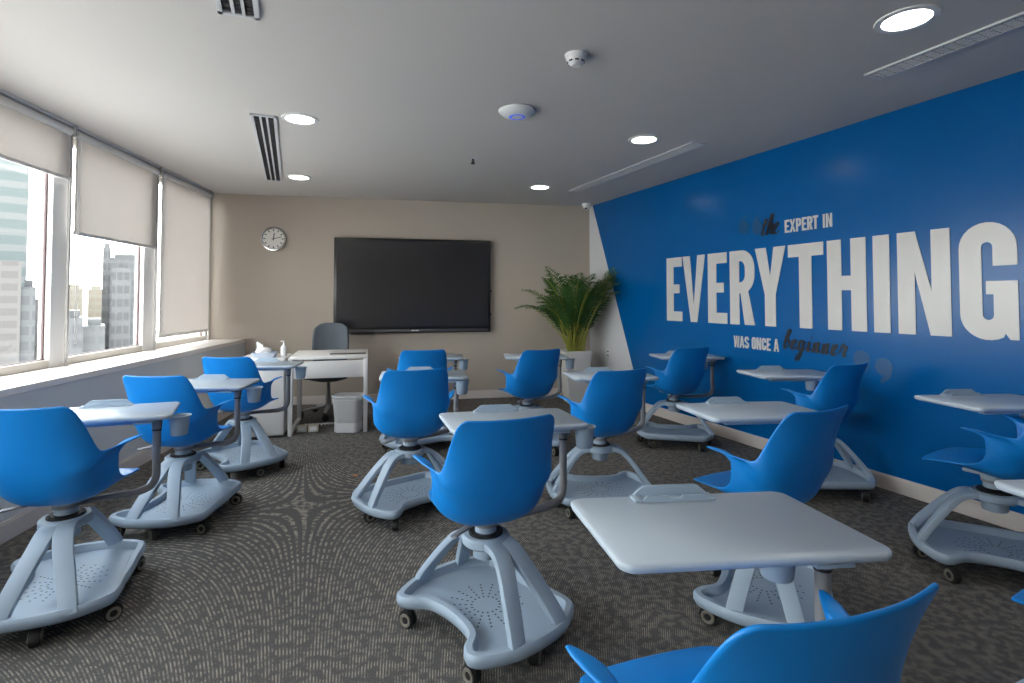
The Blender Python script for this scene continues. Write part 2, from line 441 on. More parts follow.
# ------------------------------------------------------------------ ceiling fittings
lights = [((1.866, 2.468), 'large bright round downlight nearest, top right of the ceiling'),
          ((-1.556, 3.853), 'round downlight beside the middle of the slotted vent near the windows'),
          ((1.094, 4.354), 'round downlight beside the near end of the far linear grille'),
          ((-2.309, 5.708), 'small round downlight nearest the clock corner of the ceiling'),
          ((.331, 6.22), 'small round downlight above the right end of the wall display'),
          ((-.78, 1.95), 'round downlight overhead on the window side, out of the picture'),
          ((2.64, .58), 'round downlight beside the viewer near the blue wall'),
          ((0, .08), 'round downlight straight above the viewer'),
          ((3.41, -1.3), 'round downlight behind the viewer near the blue wall'),
          ((.78, -1.8), 'round downlight behind the viewer in the middle')]
def lightm():
    bm = B(); lathe(bm, [(.098, H-.003), (.100, H-.008), (.128, H-.006), (.130, H-.0005)], 48); ring = bmesh_to('trim_ring', bm, M['plastw'])
    bm = B(); cyl(bm, 0, 0, H-.006, H-.002, .098, n=48); lens = bmesh_to('lens', bm, M['lamp'])
    return ring, lens
ring, lens = lightm()
for (x, y), lab in lights:
    t = thing('ceiling_downlight', lab, 'ceiling light', (x, y, 0), 0, 'recessed ceiling downlights')
    link_mesh('trim_ring', ring, t); link_mesh('lens', lens, t)
    ld = bpy.data.lights.new('downlight_lamp', 'SPOT'); ld.energy = 24; ld.spot_size = R(130); ld.spot_blend = .8
    ld.color = (1, .93, .84); ld.shadow_soft_size = .09
    lo = bpy.data.objects.new('downlight_lamp', ld); C.objects.link(lo); lo.parent = t; lo.location = (0, 0, H-.012)
def vent(lab, p0, L, W, nslot, dark, rz, group):
    # p0: far end centre; runs along local +x towards the camera
    t = thing('air_vent', lab, 'air vent', (p0[0], p0[1], 0), rz, group)
    bm = B()
    box(bm, 0, L, -W/2, -W/2+.022, H-.012, H-.0005); box(bm, 0, L, W/2-.022, W/2, H-.012, H-.0005)
    box(bm, 0, .022, -W/2, W/2, H-.012, H-.0005); box(bm, L-.022, L, -W/2, W/2, H-.012, H-.0005)
    obj('frame', bm, M['metalw'], t, smooth=False)
    bm = B(); box(bm, .02, L-.02, -W/2+.02, W/2-.02, H-.004, H-.0008); obj('backing', bm, dark, t, smooth=False)
    sw = (W-.044)/nslot
    for j in range(nslot-1):
        bm = B(); yy = -W/2+.022+sw*(j+1)
        box(bm, .02, L-.02, yy-sw*.16, yy+sw*.16, H-.011, H-.004); obj('slat', bm, M['metalw'], t, smooth=False)
    bm = B()
    n = int(L/.05)
    for j in range(n):
        xx = .02+(L-.04)*(j+.5)/n; box(bm, xx-.002, xx+.002, -W/2+.022, W/2-.022, H-.008, H-.004)
    obj('cross_blades', bm, M['slotgrey'], t, smooth=False)
RVent = math.atan2(-.925, .382)
vent('white slot diffuser with three dark slots beside the round downlight', (-2.65, 5.86), 2.27, .175, 3, M['dark'], RVent, 'slot diffusers on the window side')
vent('white slot diffuser cut by the top edge of the picture', (-1.27, 2.43), 2.27, .175, 3, M['dark'], RVent, 'slot diffusers on the window side')
vent('long pale linear grille above the far half of the blue wall', (.755, 6.45), 2.18, .15, 5, M['slotgrey'], RVent, 'linear grilles along the blue wall')
vent('long pale linear grille at the top right, beside the nearest downlight', (2.14, 3.11), 2.18, .15, 5, M['slotgrey'], RVent, 'linear grilles along the blue wall')
# smoke detector
t = thing('smoke_detector', 'white domed smoke detector on the ceiling near the top centre', 'smoke detector', (.347, 2.838, 0))
bm = B(); cyl(bm, 0, 0, H-.015, H-.0005, .058, .062, n=32); obj('mounting_base', bm, M['plastw'], t)
bm = B(); lathe(bm, [(.0001, H-.062), (.025, H-.06), (.043, H-.045), (.053, H-.025), (.055, H-.014)], 32); obj('dome', bm, M['plastw'], t)
bm = B()
for j in range(8):
    a = 2*PI*j/8; box(bm, -.01, .01, -.003, .003, H-.045, H-.037, mtx=Matrix.Rotation(a, 4, 'Z') @ Matrix.Translation((0, .0435, 0)))
obj('sensor_slots', bm, M['black'], t, smooth=False)
# wireless access point
t = thing('access_point', 'round white wireless access point with a faint blue light ring', 'access point', (.035, 3.674, 0))
bm = B(); lathe(bm, [(.0001, H-.052), (.06, H-.050), (.105, H-.034), (.128, H-.016), (.13, H-.006), (.12, H-.0005)], 40); obj('housing', bm, M['plastw'], t)
bm = B(); lathe(bm, [(.040, H-.0527), (.042, H-.0535), (.056, H-.0520), (.058, H-.0508)], 40); obj('light_ring', bm, M['blueled'], t)
t = thing('sprinkler', 'small ceiling sprinkler head in front of the wall display', 'sprinkler', (-.366, 4.935, 0))
bm = B(); cyl(bm, 0, 0, H-.008, H-.0005, .035, .04, n=24); obj('escutcheon', bm, M['metalw'], t)
bm = B(); cyl(bm, 0, 0, H-.035, H-.006, .010, n=12); box(bm, -.014, .014, -.003, .003, H-.05, H-.03); cyl(bm, 0, 0, H-.056, H-.052, .022, n=16); obj('nozzle', bm, M['dark'], t)
t = thing('dome_camera', 'white dome security camera in the far right ceiling corner', 'camera', (1.03, 7.30, 0))
bm = B(); cyl(bm, 0, 0, H-.03, H-.0005, .055, .06, n=28); obj('camera_base', bm, M['plastw'], t)
bm = B(); lathe(bm, [(.0001, H-.085), (.025, H-.08), (.042, H-.06), (.047, H-.03)], 28); obj('dome', bm, M['plastw'], t)
bm = B(); cyl(bm, -.01, -.02, H-.082, H-.062, .02, n=16); obj('lens_window', bm, M['black'], t)

# ------------------------------------------------------------------ back wall: display, clock
t = thing('wall_display', 'large black flat interactive display mounted on the taupe wall', 'display', K, RB)
s0, s1, z0, z1 = 1.066, 3.10, .90, 2.137
bm = B(); box(bm, s0, s1, -.085, -.02, z0, z1, bev=.006); obj('housing', bm, M['bezel'], t)
bm = B(); box(bm, s0+.035, s1-.035, -.087, -.0845, z0+.075, z1-.035); obj('screen', bm, M['screen'], t, smooth=False)
bm = B(); box(bm, s0+.03, s1-.03, -.095, -.084, z0+.012, z0+.048, bev=.003); obj('speaker_bar', bm, mat('speaker_bar_grey', srgb(74, 72, 78), .5), t)
bm = B(); box(bm, 2.05, 2.09, -.097, -.0945, z0+.024, z0+.036); box(bm, 2.10, 2.145, -.097, -.0945, z0+.024, z0+.036); obj('logo', bm, M['plastw'], t, smooth=False)
bm = B(); box(bm, s0+.5, s1-.5, -.02, 0, 1.3, 1.7); obj('wall_mount', bm, M['black'], t, smooth=False)
bm = B(); box(bm, s1, s1+.02, -.06, -.03, 1.44, 1.46); box(bm, s1, s1+.012, -.06, -.03, 1.12, 1.15); obj('pen_holder', bm, M['black'], t, smooth=False)
t = thing('wall_clock', 'round white wall clock with black hands on the taupe wall', 'clock', FB @ Vector((.325, -.001, 2.107)), RB)
mf = Matrix.Rotation(PI/2, 4, 'X')
bm = B(); lathe(bm, [(.130, .028), (.138, .036), (.150, .034), (.156, .018), (.152, 0)], 48); bmesh.ops.transform(bm, matrix=mf, verts=bm.verts); obj('rim', bm, M['chrome'], t)
bm = B(); cyl(bm, 0, 0, .002, .026, .145, n=48, mtx=mf); obj('dial', bm, M['clockf'], t)
bm = B()
for j in range(12):
    a = -2*PI*j/12
    box(bm, -.006, .006, -.012, .012, .0262, .028, mtx=mf @ Matrix.Rotation(a, 4, 'Z') @ Matrix.Translation((0, .108, 0)))
for j in range(60):
    a = -2*PI*j/60
    box(bm, -.001, .001, -.004, .004, .0262, .0275, mtx=mf @ Matrix.Rotation(a, 4, 'Z') @ Matrix.Translation((0, .128, 0)))
obj('hour_marks', bm, M['black'], t, smooth=False)
for L_, a, w_, nm in ((.075, -8, .005, 'hour_hand'), (.105, -75, .0035, 'minute_hand')):
    bm = B(); box(bm, -w_, w_, -.02, L_, .030, .032, mtx=mf @ Matrix.Rotation(R(a), 4, 'Z')); cyl(bm, 0, 0, .029, .033, .008, n=16, mtx=mf); obj(nm, bm, M['black'], t, smooth=False)

# ------------------------------------------------------------------ lettering on the blue wall
def arc(cx, cy, rx, ry, a0, a1, n=10):
    return [(cx+rx*math.cos(R(a0+(a1-a0)*i/n)), cy+ry*math.sin(R(a0+(a1-a0)*i/n))) for i in range(n+1)]
def glyph(ch, w, t, b, h=1.0):
    """outlines in a w x h box; t stem width, b bar height"""
    if ch == 'E': return [[(0, 0), (w, 0), (w, b), (t, b), (t, h/2-b*.42), (w*.84, h/2-b*.42), (w*.84, h/2+b*.5), (t, h/2+b*.5), (t, h-b), (w, h-b), (w, h), (0, h)]]
    if ch == 'V': return [[(0, h), (w*.5-t*.42, 0), (w*.5+t*.42, 0), (w, h), (w-t*.98, h), (w*.5, h*.26), (t*.98, h)]]
    if ch == 'I': return [[(0, 0), (w, 0), (w, h), (0, h)]]
    if ch == 'T': return [[(w/2-t/2, 0), (w/2+t/2, 0), (w/2+t/2, h-b), (w, h-b), (w, h), (0, h), (0, h-b), (w/2-t/2, h-b)]]
    if ch == 'H': return [[(0, 0), (t, 0), (t, h*.44), (w-t, h*.44), (w-t, 0), (w, 0), (w, h), (w-t, h), (w-t, h*.44+b*1.05), (t, h*.44+b*1.05), (t, h), (0, h)]]
    if ch == 'N': return [[(0, 0), (t*.95, 0), (t*.95, h*.6), (w-t*1.05, 0), (w, 0), (w, h), (w-t*.95, h), (w-t*.95, h*.42), (t*1.0, h), (0, h)]]
    if ch == 'Y': return [[(w/2-t/2, 0), (w/2+t/2, 0), (w/2+t/2, h*.4), (w, h), (w-t*1.05, h), (w/2, h*.63), (t*1.05, h), (0, h), (w/2-t/2, h*.4)]]
    if ch == 'X': return [[(0, 0), (t, 0), (w/2, h*.33), (w-t, 0), (w, 0), (w*.5+t*.45, h*.51), (w, h), (w-t, h), (w/2, h*.68), (t, h), (0, h), (w*.5-t*.45, h*.51)]]
    if ch in 'PR':
        y0 = h*.42 if ch == 'R' else h*.38
        rx = min(w*.5, .5*(h-y0)); ry = rx*1.15 if ch == 'R' else rx
        ry = min(ry, (h-y0)/2)
        outer = [(0, 0), (t, 0), (t, y0)]
        if ch == 'R': outer = [(0, 0), (t, 0), (t, y0+.0), (t+.02, y0), (w-t*1.02, 0), (w, 0), (w*.5+t*.62, y0+.03)]
        outer += arc(w-rx, y0+ry+.0, rx, ry, -75 if ch == 'R' else -90, 0)+arc(w-rx, h-ry, rx, ry, 0, 90)+[(0, h)]
        i0, i1 = y0+b, h-b*.95
        xi = w-t*.95; rx2 = (xi-t)*.8; ry2 = min((i1-i0)/2, rx2*1.3)
        hole = [(t, i0)]+arc(xi-rx2, i0+ry2, rx2, ry2, -90, 0, 6)+arc(xi-rx2, i1-ry2, rx2, ry2, 0, 90, 6)+[(t, i1)]
        return [outer, hole]
    if ch == 'G':
        r = w*.5; ry = r*1.05; ti = t*1.02; ri = (w-2*ti)/2; ryi = ri*1.1
        return [arc(r, h-ry+.012, r, ry, 0, 180, 14)+arc(r, ry-.012, r, ry, 180, 300, 10) +
                [(w-ti*.55, b*.35), (w-ti*.35, 0), (w, 0), (w, h*.50), (w*.47, h*.50), (w*.47, h*.385), (w-ti, h*.385)] +
                arc(w/2, ti*.95+ryi, ri, ryi, 0, -180, 8)+arc(w/2, h-ti*.95-ryi, ri, ryi, 180, 0, 8)+[(w-ti, h*.63), (w, h*.63)]]
    if ch == 'O':
        r = w/2; ri = (w-2*t)/2
        return [arc(r, h-r, r, r, 0, 180)+arc(r, r, r, r, 180, 360), arc(r, h-b-ri, ri, ri, 0, 180)+arc(r, b+ri, ri, ri, 180, 360)]
    if ch == 'C':
        r = w/2; ri = (w-2*t)/2
        return [arc(r, h-r, r, r, 0, 180)+arc(r, r, r, r, 180, 360)+[(w, h*.38), (w-t, h*.38)]+arc(r, b+ri, ri, ri, 0, -180)+arc(r, h-b-ri, ri, ri, 180, 0)+[(w-t, h*.62), (w, h*.62)]]
    if ch == 'A': return [[(0, 0), (t*.9, 0), (w*.5-t*.52, h*.22), (w*.5+t*.52, h*.22), (w-t*.9, 0), (w, 0), (w*.5+t*.55, h), (w*.5-t*.55, h)],
                          [(w*.5-t*.28, h*.36), (w*.5+t*.28, h*.36), (w*.5, h*.74)]]
    if ch == 'W': return [[(0, h), (w*.16, 0), (w*.38, 0), (w*.5, h*.6), (w*.62, 0), (w*.84, 0), (w, h), (w-t*.85, h), (w*.74, h*.32), (w*.58, h), (w*.42, h), (w*.26, h*.32), (t*.85, h)]]
    if ch == 'S':
        r = w/2; ri = max(.1*w, (w-2*t)/2)
        return [arc(r, r, r, r, 180, 360, 8)+[(w, h*.40), (t, h*.62)]+arc(r, h-b-ri, ri, ri, 180, 0, 6)+[(w-t, h*.70), (w, h*.70)]+arc(r, h-r, r, r, 0, 180, 8)+[(0, h*.58), (w-t, h*.36)]+arc(r, b+ri, ri, ri, 0, -180, 6)+[(t, h*.30), (0, h*.30)]]
def letter_mesh(ch, x, z, w, h, t, b):
    outl = glyph(ch, w/h, t/h, b/h)
    cu = bpy.data.curves.new('letter', 'CURVE'); cu.dimensions = '2D'; cu.fill_mode = 'BOTH'; cu.extrude = .0025
    for pl in outl:
        sp = cu.splines.new('POLY'); sp.points.add(len(pl)-1); sp.use_cyclic_u = True
        for p, q in zip(sp.points, pl): p.co = (x+q[0]*h, z+q[1]*h, 0, 1)
    o = bpy.data.objects.new('tmp', cu); C.objects.link(o)
    dg = bpy.context.evaluated_depsgraph_get()
    me = bpy.data.meshes.new_from_object(o.evaluated_get(dg))
    bpy.data.objects.remove(o); bpy.data.curves.remove(cu)
    me.transform(Matrix.Translation((0, -.003, 0)) @ Matrix.Rotation(PI/2, 4, 'X'))
    me.materials.clear(); me.materials.append(M['letterw'])
    return me
def word(name, lab, letters, z, h, t, b):
    x0 = letters[0][1]
    w = thing(name, lab, 'wall lettering', FR @ Vector((0, 0, 0)), RR)
    for ch, a, c in letters:
        link_mesh('letter', letter_mesh(ch, a, z, c-a, h, t, b), w)
word('wall_lettering', 'huge white capitals reading EVERYTHING on the blue wall',
     [('E', 1.635, 1.890), ('V', 1.902, 2.241), ('E', 2.278, 2.534), ('R', 2.572, 2.868), ('Y', 2.877, 3.201), ('T', 3.226, 3.551), ('H', 3.583, 3.890),
      ('I', 3.941, 4.056), ('N', 4.109, 4.431), ('G', 4.479, 4.772)], 1.102, .698, .116, .105)
word('wall_lettering', 'small white capitals reading EXPERT IN above the huge word',
     [('E', 3.198, 3.243), ('X', 3.247, 3.302), ('P', 3.309, 3.357), ('E', 3.364, 3.407), ('R', 3.413, 3.461), ('T', 3.464, 3.511), ('I', 3.552, 3.570), ('N', 3.579, 3.631)], 1.908, .110, .0175, .018)
word('wall_lettering', 'small white capitals reading WAS ONCE A below the huge word',
     [('W', 2.612, 2.682), ('A', 2.684, 2.738), ('S', 2.744, 2.793), ('O', 2.827, 2.874), ('N', 2.881, 2.932), ('C', 2.940, 2.985), ('E', 2.993, 3.035), ('A', 3.068, 3.120)], .885, .110, .0175, .018)
# brush script: strokes in letter units (x, y), slanted
SCR = {
 't': [[(.1, 1.5), (.02, .3), (.1, .02), (.3, .15)], [(-.12, .95), (.3, 1.02)]],
 'h': [[(.0, .1), (.25, .9), (.28, 1.7), (.12, 1.75), (.06, 1.2), (.03, .0)], [(.03, .3), (.2, .85), (.36, .9), (.34, .4), (.38, .05), (.58, .2)]],
 'e': [[(-.05, .25), (.2, .5), (.32, .8), (.2, 1.0), (.05, .75), (.05, .25), (.2, .0), (.45, .25)]],
 'b': [[(-.05, .2), (.2, 1.1), (.3, 1.8), (.14, 1.85), (.06, 1.2), (.04, .3), (.15, .02), (.33, .2), (.38, .7), (.25, .9), (.2, .75), (.5, .75)]],
 'g': [[(.38, .85), (.2, 1.0), (.05, .7), (.07, .2), (.22, .05), (.38, .4), (.42, .95)], [(.42, .95), (.38, .0), (.3, -.8), (.1, -1.0), (.0, -.7), (.25, -.25), (.6, .2)]],
 'i': [[(-.02, .3), (.1, .95), (.08, .3), (.14, .02), (.32, .25)], [(.13, 1.32), (.15, 1.42)]],
 'n': [[(-.02, .4), (.06, .95), (.05, .0)], [(.05, .35), (.2, .88), (.34, .9), (.33, .4), (.38, .04), (.55, .25)]],
 'r': [[(-.02, .3), (.08, 1.1), (.16, .88), (.36, .92), (.32, .4), (.36, .05), (.52, .1)]],
}
def script_word(lab, text, x, z, xh, adv, rise=0):
    w = thing('wall_lettering', lab, 'wall lettering', FR @ Vector((0, 0, 0)), RR)
    for ch, ad in zip(text, adv):
        bm = B()
        for s in SCR[ch]:
            pts = catmull([(x+(p[0]*1.35+p[1]*.30)*xh, -.0042, z+p[1]*xh) for p in s], 5)
            sc = []
            for i in range(len(pts)):
                a = pts[max(0, i-1)]; c = pts[min(len(pts)-1, i+1)]
                v = c-a; sc.append((1.25 if v.z < -abs(v.x)*.8 else .62, 1))
            sweep(bm, pts, [(-.0105, -.0015), (.0105, -.0015), (.0105, .0015), (-.0105, .0015)], up=Vector((0, -1, 0)), scales=sc)
        obj('letter', bm, M['letterk'], w, smooth=False)
        x += ad*xh; z += rise
    return w
script_word('small dark brush script reading the, at the top of the wall text', 'the', 2.952, 1.914, .098, [.50, .74, .5])
script_word('dark brush script reading beginner below the huge white word', 'beginner', 3.165, .922, .085, [.82, .76, .98, .62, .95, .95, .78, .6], rise=-.003)
def quotem(lab, cs, flip):
    w = thing('wall_lettering', lab, 'wall lettering', FR @ Vector((0, 0, 0)), RR)
    for cx, cz, r in cs:
        k = -1 if flip else 1
        pts = arc(0, 0, r, r, 170, 170+300, 22)
        tail = [(r*.1, r*1.15), (r*.45, r*1.9), (r*.15, r*2.05), (-r*.75, r*1.35)]
        outl = pts[:0]+arc(0, 0, r, r, 180, 420, 20)+[(r*.1, r*1.1), (r*.5, r*1.75), (r*.25, r*1.95), (-r*.7, r*1.25)]
        bm = B()
        ver = [(cx+k*p[0], 0, cz+k*p[1]) for p in outl]
        a = [bm.verts.new((p[0], -.0005, p[2])) for p in ver]; f = bm.faces.new(a)
        r_ = bmesh.ops.extrude_face_region(bm, geom=[f]); bmesh.ops.translate(bm, vec=(0, -.0015, 0), verts=[v for v in r_['geom'] if isinstance(v, bmesh.types.BMVert)])
        obj('quote_mark', bm, M['quote'], w, smooth=False)
quotem('faint dark opening quotation marks before the script word the', [(2.752, 2.010, .060), (2.905, 1.990, .060)], False)
quotem('faint dark closing quotation marks after the script word beginner', [(3.84, .900, .062), (4.0, .860, .062)], True)
t = thing('wall_socket', 'small white wall socket on the white wedge beside the palm', 'wall socket', FR @ Vector((.42, 0, .62)), RR)
bm = B(); box(bm, -.045, .045, -.010, 0, -.06, .06, bev=.003); obj('plate', bm, M['plastw'], t)
bm = B(); box(bm, -.02, .02, -.012, -.0095, .02, .035); box(bm, -.02, .02, -.012, -.0095, -.035, -.02); obj('socket_holes', bm, M['dark'], t, smooth=False)

# ------------------------------------------------------------------ the mobile tablet-arm chair
def bake(o, name):
    dg = bpy.context.evaluated_depsgraph_get()
    me = bpy.data.meshes.new_from_object(o.evaluated_get(dg)); me.name = name
    for p in me.polygons: p.use_smooth = True
    bpy.data.objects.remove(o); return me
def shell_mesh():
    # rows from seat front to the top of the back; local +y forward: centre (y,z), edge (x,y,z), bucket depth
    rows = [((.255, .000), (.150, .248, -.002), 0), ((.248, .010), (.172, .238, .008), 0), ((.20, .016), (.195, .19, .020), 0), ((.12, .006), (.210, .12, .028), .1),
            ((.04, -.012), (.220, .045, .036), .3), ((-.03, -.026), (.226, -.012, .058), .6), ((-.08, -.031), (.229, -.036, .098), .9), ((-.115, -.028), (.231, -.034, .150), 1),
            ((-.14, -.018), (.234, -.030, .200), 1), ((-.16, .0), (.262, .016, .214), 1), ((-.175, .02), (.292, .052, .223), 1), ((-.187, .045), (.298, .026, .222), 1),
            ((-.200, .075), (.278, -.048, .212), 1), ((-.210, .105), (.240, -.118, .200), 1), ((-.218, .135), (.222, -.146, .197), .85), ((-.230, .19), (.213, -.166, .240), .55),
            ((-.250, .26), (.206, -.198, .300), .25), ((-.272, .33), (.199, -.228, .350), .1), ((-.286, .378), (.192, -.252, .386), 0), ((-.293, .400), (.180, -.266, .405), 0), ((-.297, .410), (.160, -.277, .413), 0)]
    nU = 16; bm = B(); G = []
    sm = lambda v: v*v*(3-2*v)
    for (cy, cz), (ex, ey, ez), bk in rows:
        row = []
        fl = max(0, min(1, (ex-.230)/.03)) if bk > .9 else 0
        for j in range(-nU, nU+1):
            t = abs(j)/nU; s = 1 if j >= 0 else -1
            wx = min(ex, .230)
            tt = min(1, t/(1-.16*fl)); k = max(0, (t-(1-.16*fl))/.16) if fl else 0
            se = math.sin(tt*PI/2)**.74; ge = 1-math.cos(tt*PI/2)**.74
            gx = (1-bk)*tt+bk*se
            g = (1-bk)*tt**2.1+bk*ge
            x = wx*gx+(ex-wx)*k
            yw = min(ey, -.034) if fl else ey
            y = cy+(yw-cy)*g+(ey-yw)*k
            zw = ez-.012*fl
            row.append(bm.verts.new((s*x, y, cz+(zw-cz)*g+(ez-zw)*k)))
        G.append(row)
    for a, b in zip(G, G[1:]):
        for j in range(len(a)-1): bm.faces.new((a[j], a[j+1], b[j+1], b[j]))
    me = bmesh_to('shell', bm, M['shell'])
    o = link_mesh('tmpshell', me)
    m2 = o.modifiers.new('s', 'SOLIDIFY'); m2.thickness = .009; m2.offset = 0
    m1 = o.modifiers.new('b', 'SUBSURF'); m1.levels = 1; m1.render_levels = 1
    return bake(o, 'seat_shell')
SHELL = shell_mesh()
def tray_meshes():
    cor = [(.345, 0), (.335, -.12), (.285, -.235), (.235, -.268), (.185, -.245), (.13, -.19), (0, -.172), (-.13, -.19), (-.185, -.245), (-.235, -.268), (-.285, -.235), (-.335, -.12),
           (-.345, 0), (-.332, .12), (-.275, .225), (-.225, .252), (-.12, .252), (0, .256), (.12, .252), (.225, .252), (.275, .225), (.332, .12)]
    cor = list(reversed(cor))    # CCW
    out = [(p.x, p.y) for p in catmull([(a, b, 0) for a, b in cor], 4, True)]
    a = sum(out[i-1][0]*out[i][1]-out[i][0]*out[i-1][1] for i in range(len(out)))
    if a < 0: out.reverse()
    o1 = offset_poly(out, .008); o2 = offset_poly(out, .030); o3 = offset_poly(out, .042); o4 = offset_poly(out, .02)
    bm = B()
    rings = [[(x, y, .082) for x, y in o4], [(x, y, .090) for x, y in o1], [(x, y, .105) for x, y in out], [(x, y, .124) for x, y in out], [(x, y, .134) for x, y in o1],
             [(x, y, .134) for x, y in o2], [(x, y, .130) for x, y in offset_poly(out, .033)], [(x, y, .102) for x, y in o3]]
    loft(bm, rings)
    return bmesh_to('base_tray', bm, M['tray'], angle=50)
TRAY = tray_meshes()
def leg_mesh():
    bm = B()
    for s in (-1, 1):
        path = catmull([(.322, s*.112, .105), (.292, s*.098, .160), (.236, s*.072, .240), (.180, s*.046, .312), (.128, s*.032, .358), (.065, s*.028, .372), (.0, s*.024, .372)], 4)
        n = len(path)
        prof = rrect(.060, .028, .004, 2)
        ups = []
        for i, p in enumerate(path):
            t = i/(n-1); ups.append((1*(1-t)+.02, 0, .35+t))
        sweep(bm, path, prof, ups=ups, scales=[(1.0+.25*(i/(n-1)), 1) for i in range(n)])
    return bmesh_to('leg', bm, M['base'])
LEG = leg_mesh()
def hub_mesh():
    bm = B(); lathe(bm, [(.0001, .300), (.048, .300), (.052, .306), (.052, .345), (.088, .352), (.096, .360), (.096, .384), (.088, .392), (.0001, .392)], 36)
    return bmesh_to('hub', bm, M['base'])
HUB = hub_mesh()
bm = B(); cyl(bm, 0, 0, .390, .400, .070, n=32, bev=.002)
for j in range(14):
    a = 2*PI*j/14; cyl(bm, .060*math.cos(a), .060*math.sin(a), .398, .403, .005, n=8)
BEAR = bmesh_to('bearing_ring', bm, M['black'])
bm = B(); cyl(bm, 0, 0, .398, .470, .044, .040, n=28, bev=.003); cyl(bm, 0, 0, .44, .476, .052, n=28); box(bm, -.09, .09, -.11, .10, .468, .486, bev=.006)
COL = bmesh_to('seat_column', bm, M['base'])
bm = B(); sweep(bm, [(.05, .03, .47), (.11, .05, .468), (.19, .07, .462), (.215, .08, .460)], rrect(.028, .009, .004)); LEV = bmesh_to('height_lever', bm, M['arm'])
def caster():
    bm = B(); cyl(bm, 0, 0, .070, .088, .016, n=16); 
    # hood over the wheel
    pts = [(.036*math.cos(R(a)), .036*math.sin(R(a))) for a in range(-10, 191, 20)]
    inner = [(.031*math.cos(R(a)), .031*math.sin(R(a))) for a in range(190, -11, -20)]
    b2 = B(); poly = [(x+.012, -.010, z+.036) for x, z in pts+inner]
    f = b2.faces.new([b2.verts.new(p) for p in poly]); r_ = bmesh.ops.extrude_face_region(b2, geom=[f])
    bmesh.ops.translate(b2, vec=(0, .020, 0), verts=[v for v in r_['geom'] if isinstance(v, bmesh.types.BMVert)])
    merge(bm, b2)
    fork = bmesh_to('caster', bm, M['black'])
    bm = B(); mt = Matrix.Translation((.012, 0, .034)) @ Matrix.Rotation(PI/2, 4, 'X')
    cyl(bm, 0, 0, -.018, .018, .034, n=28, mtx=mt, bev=.004)
    wheel = bmesh_to('wheel', bm, M['black'])
    bm = B(); lathe(b2 := B(), [(.014, -.0185), (.017, -.0215), (.025, -.0215), (.027, -.018), (.027, .018), (.025, .0215), (.017, .0215), (.014, .0185), (.014, -.0185)], 24); merge(bm, b2, 0, mt)
    rim = bmesh_to('wheel_rim', bm, M['wheelrim'])
    return fork, wheel, rim
FORK, WHEEL, RIM = caster()
CAST = [(.215, -.222), (.285, .0), (.215, .215), (-.215, .215), (-.285, .0), (-.215, -.222)]
def arm_mesh(RA):
    # from the column along +x, up to the worksurface
    bm = B()
    path = catmull([(.03, 0, .432), (.12, 0, .428), (.24, 0, .418), (RA-.07, 0, .418), (RA-.022, 0, .432), (RA, 0, .475), (RA, 0, .56), (RA, 0, .70)], 5)
    n = len(path); sc = []
    for i, p in enumerate(path):
        k = min(1, max(0, (p.x-.1)/(RA-.15)))
        sc.append((1.5-.5*k, .75+.25*k))
    sweep(bm, path, circ(.0175, 14), scales=sc, up=Vector((0, 1, 0)) if False else Vector((-.2, 0, 1)))
    cyl(bm, 0, 0, .425, .447, .05, n=24)
    return bmesh_to('support_arm', bm, M['arm'])
bm = B(); cyl(bm, 0, 0, .695, .704, .0195, n=20); ARING = bmesh_to('collar_ring', bm, M['black'])
bm = B(); cyl(bm, 0, 0, .704, .757, .021, .024, n=20); BRK = bmesh_to('post_head', bm, M['arm'])
TZ = .79
TW, TD, SH = .304, .186, .10
TCX, TCY = -.235, .058      # table centre from the post
def table_mesh():
    base = rrect(2*TW, 2*TD, .035, 5)
    def P(d): return [(x-SH*y, y) for x, y in rrect(2*(TW-d), 2*(TD-d), max(.006, .035-d), 5)]
    bm = B()
    loft(bm, [[(x, y, TZ-.025) for x, y in P(.016)], [(x, y, TZ-.019) for x, y in P(.004)], [(x, y, TZ-.009) for x, y in P(0)], [(x, y, TZ-.003) for x, y in P(.001)], [(x, y, TZ) for x, y in P(.005)]])
    top = bmesh_to('worksurface', bm, M['top'], angle=60)
    bm = B()
    # under-frame ribs
    box(bm, -.2, .22, -.13, -.09, TZ-.045, TZ-.029, bev=.004); box(bm, -.2, .22, .05, .09, TZ-.045, TZ-.029, bev=.004); box(bm, .15, .24, -.16, .10, TZ-.042, TZ-.029, bev=.004)
    under = bmesh_to('under_frame', bm, M['base'])
    # device stand on the far edge: rounded trapezoid lip with a stepped groove
    bm = B()
    prof = [(-.112, 0), (-.080, .026), (-.07, .030), (.07, .030), (.080, .026), (.112, 0)]
    inner = [(-.070, .004), (-.055, .020), (.055, .020), (.070, .004)]
    def wallp(y0, y1, pr):
        b2 = B(); f = b2.faces.new([b2.verts.new((x, y0, z)) for x, z in pr]); r_ = bmesh.ops.extrude_face_region(b2, geom=[f])
        bmesh.ops.translate(b2, vec=(0, y1-y0, 0), verts=[v for v in r_['geom'] if isinstance(v, bmesh.types.BMVert)]); merge(bm, b2)
    wallp(0, .008, prof)
    wallp(-.040, -.034, [(-.095, 0), (-.078, .017), (-.02, .017), (-.014, .010), (.014, .010), (.02, .017), (.078, .017), (.095, 0)])
    box(bm, -.112, -.088, -.04, .008, 0, .006, bev=.002); box(bm, .088, .112, -.04, .008, 0, .006, bev=.002)
    box(bm, -.09, .09, -.036, .002, 0, .004)
    stand = bmesh_to('device_stand', bm, M['base'], angle=30)
    return top, under, stand
TOP, UNDER, STAND = table_mesh()
bm = B()
lathe(bm, [(.0001, .655), (.034, .655), (.037, .660), (.045, .740), (.052, .744), (.052, .750), (.044, .750), (.034, .664), (.0001, .662)], 28)
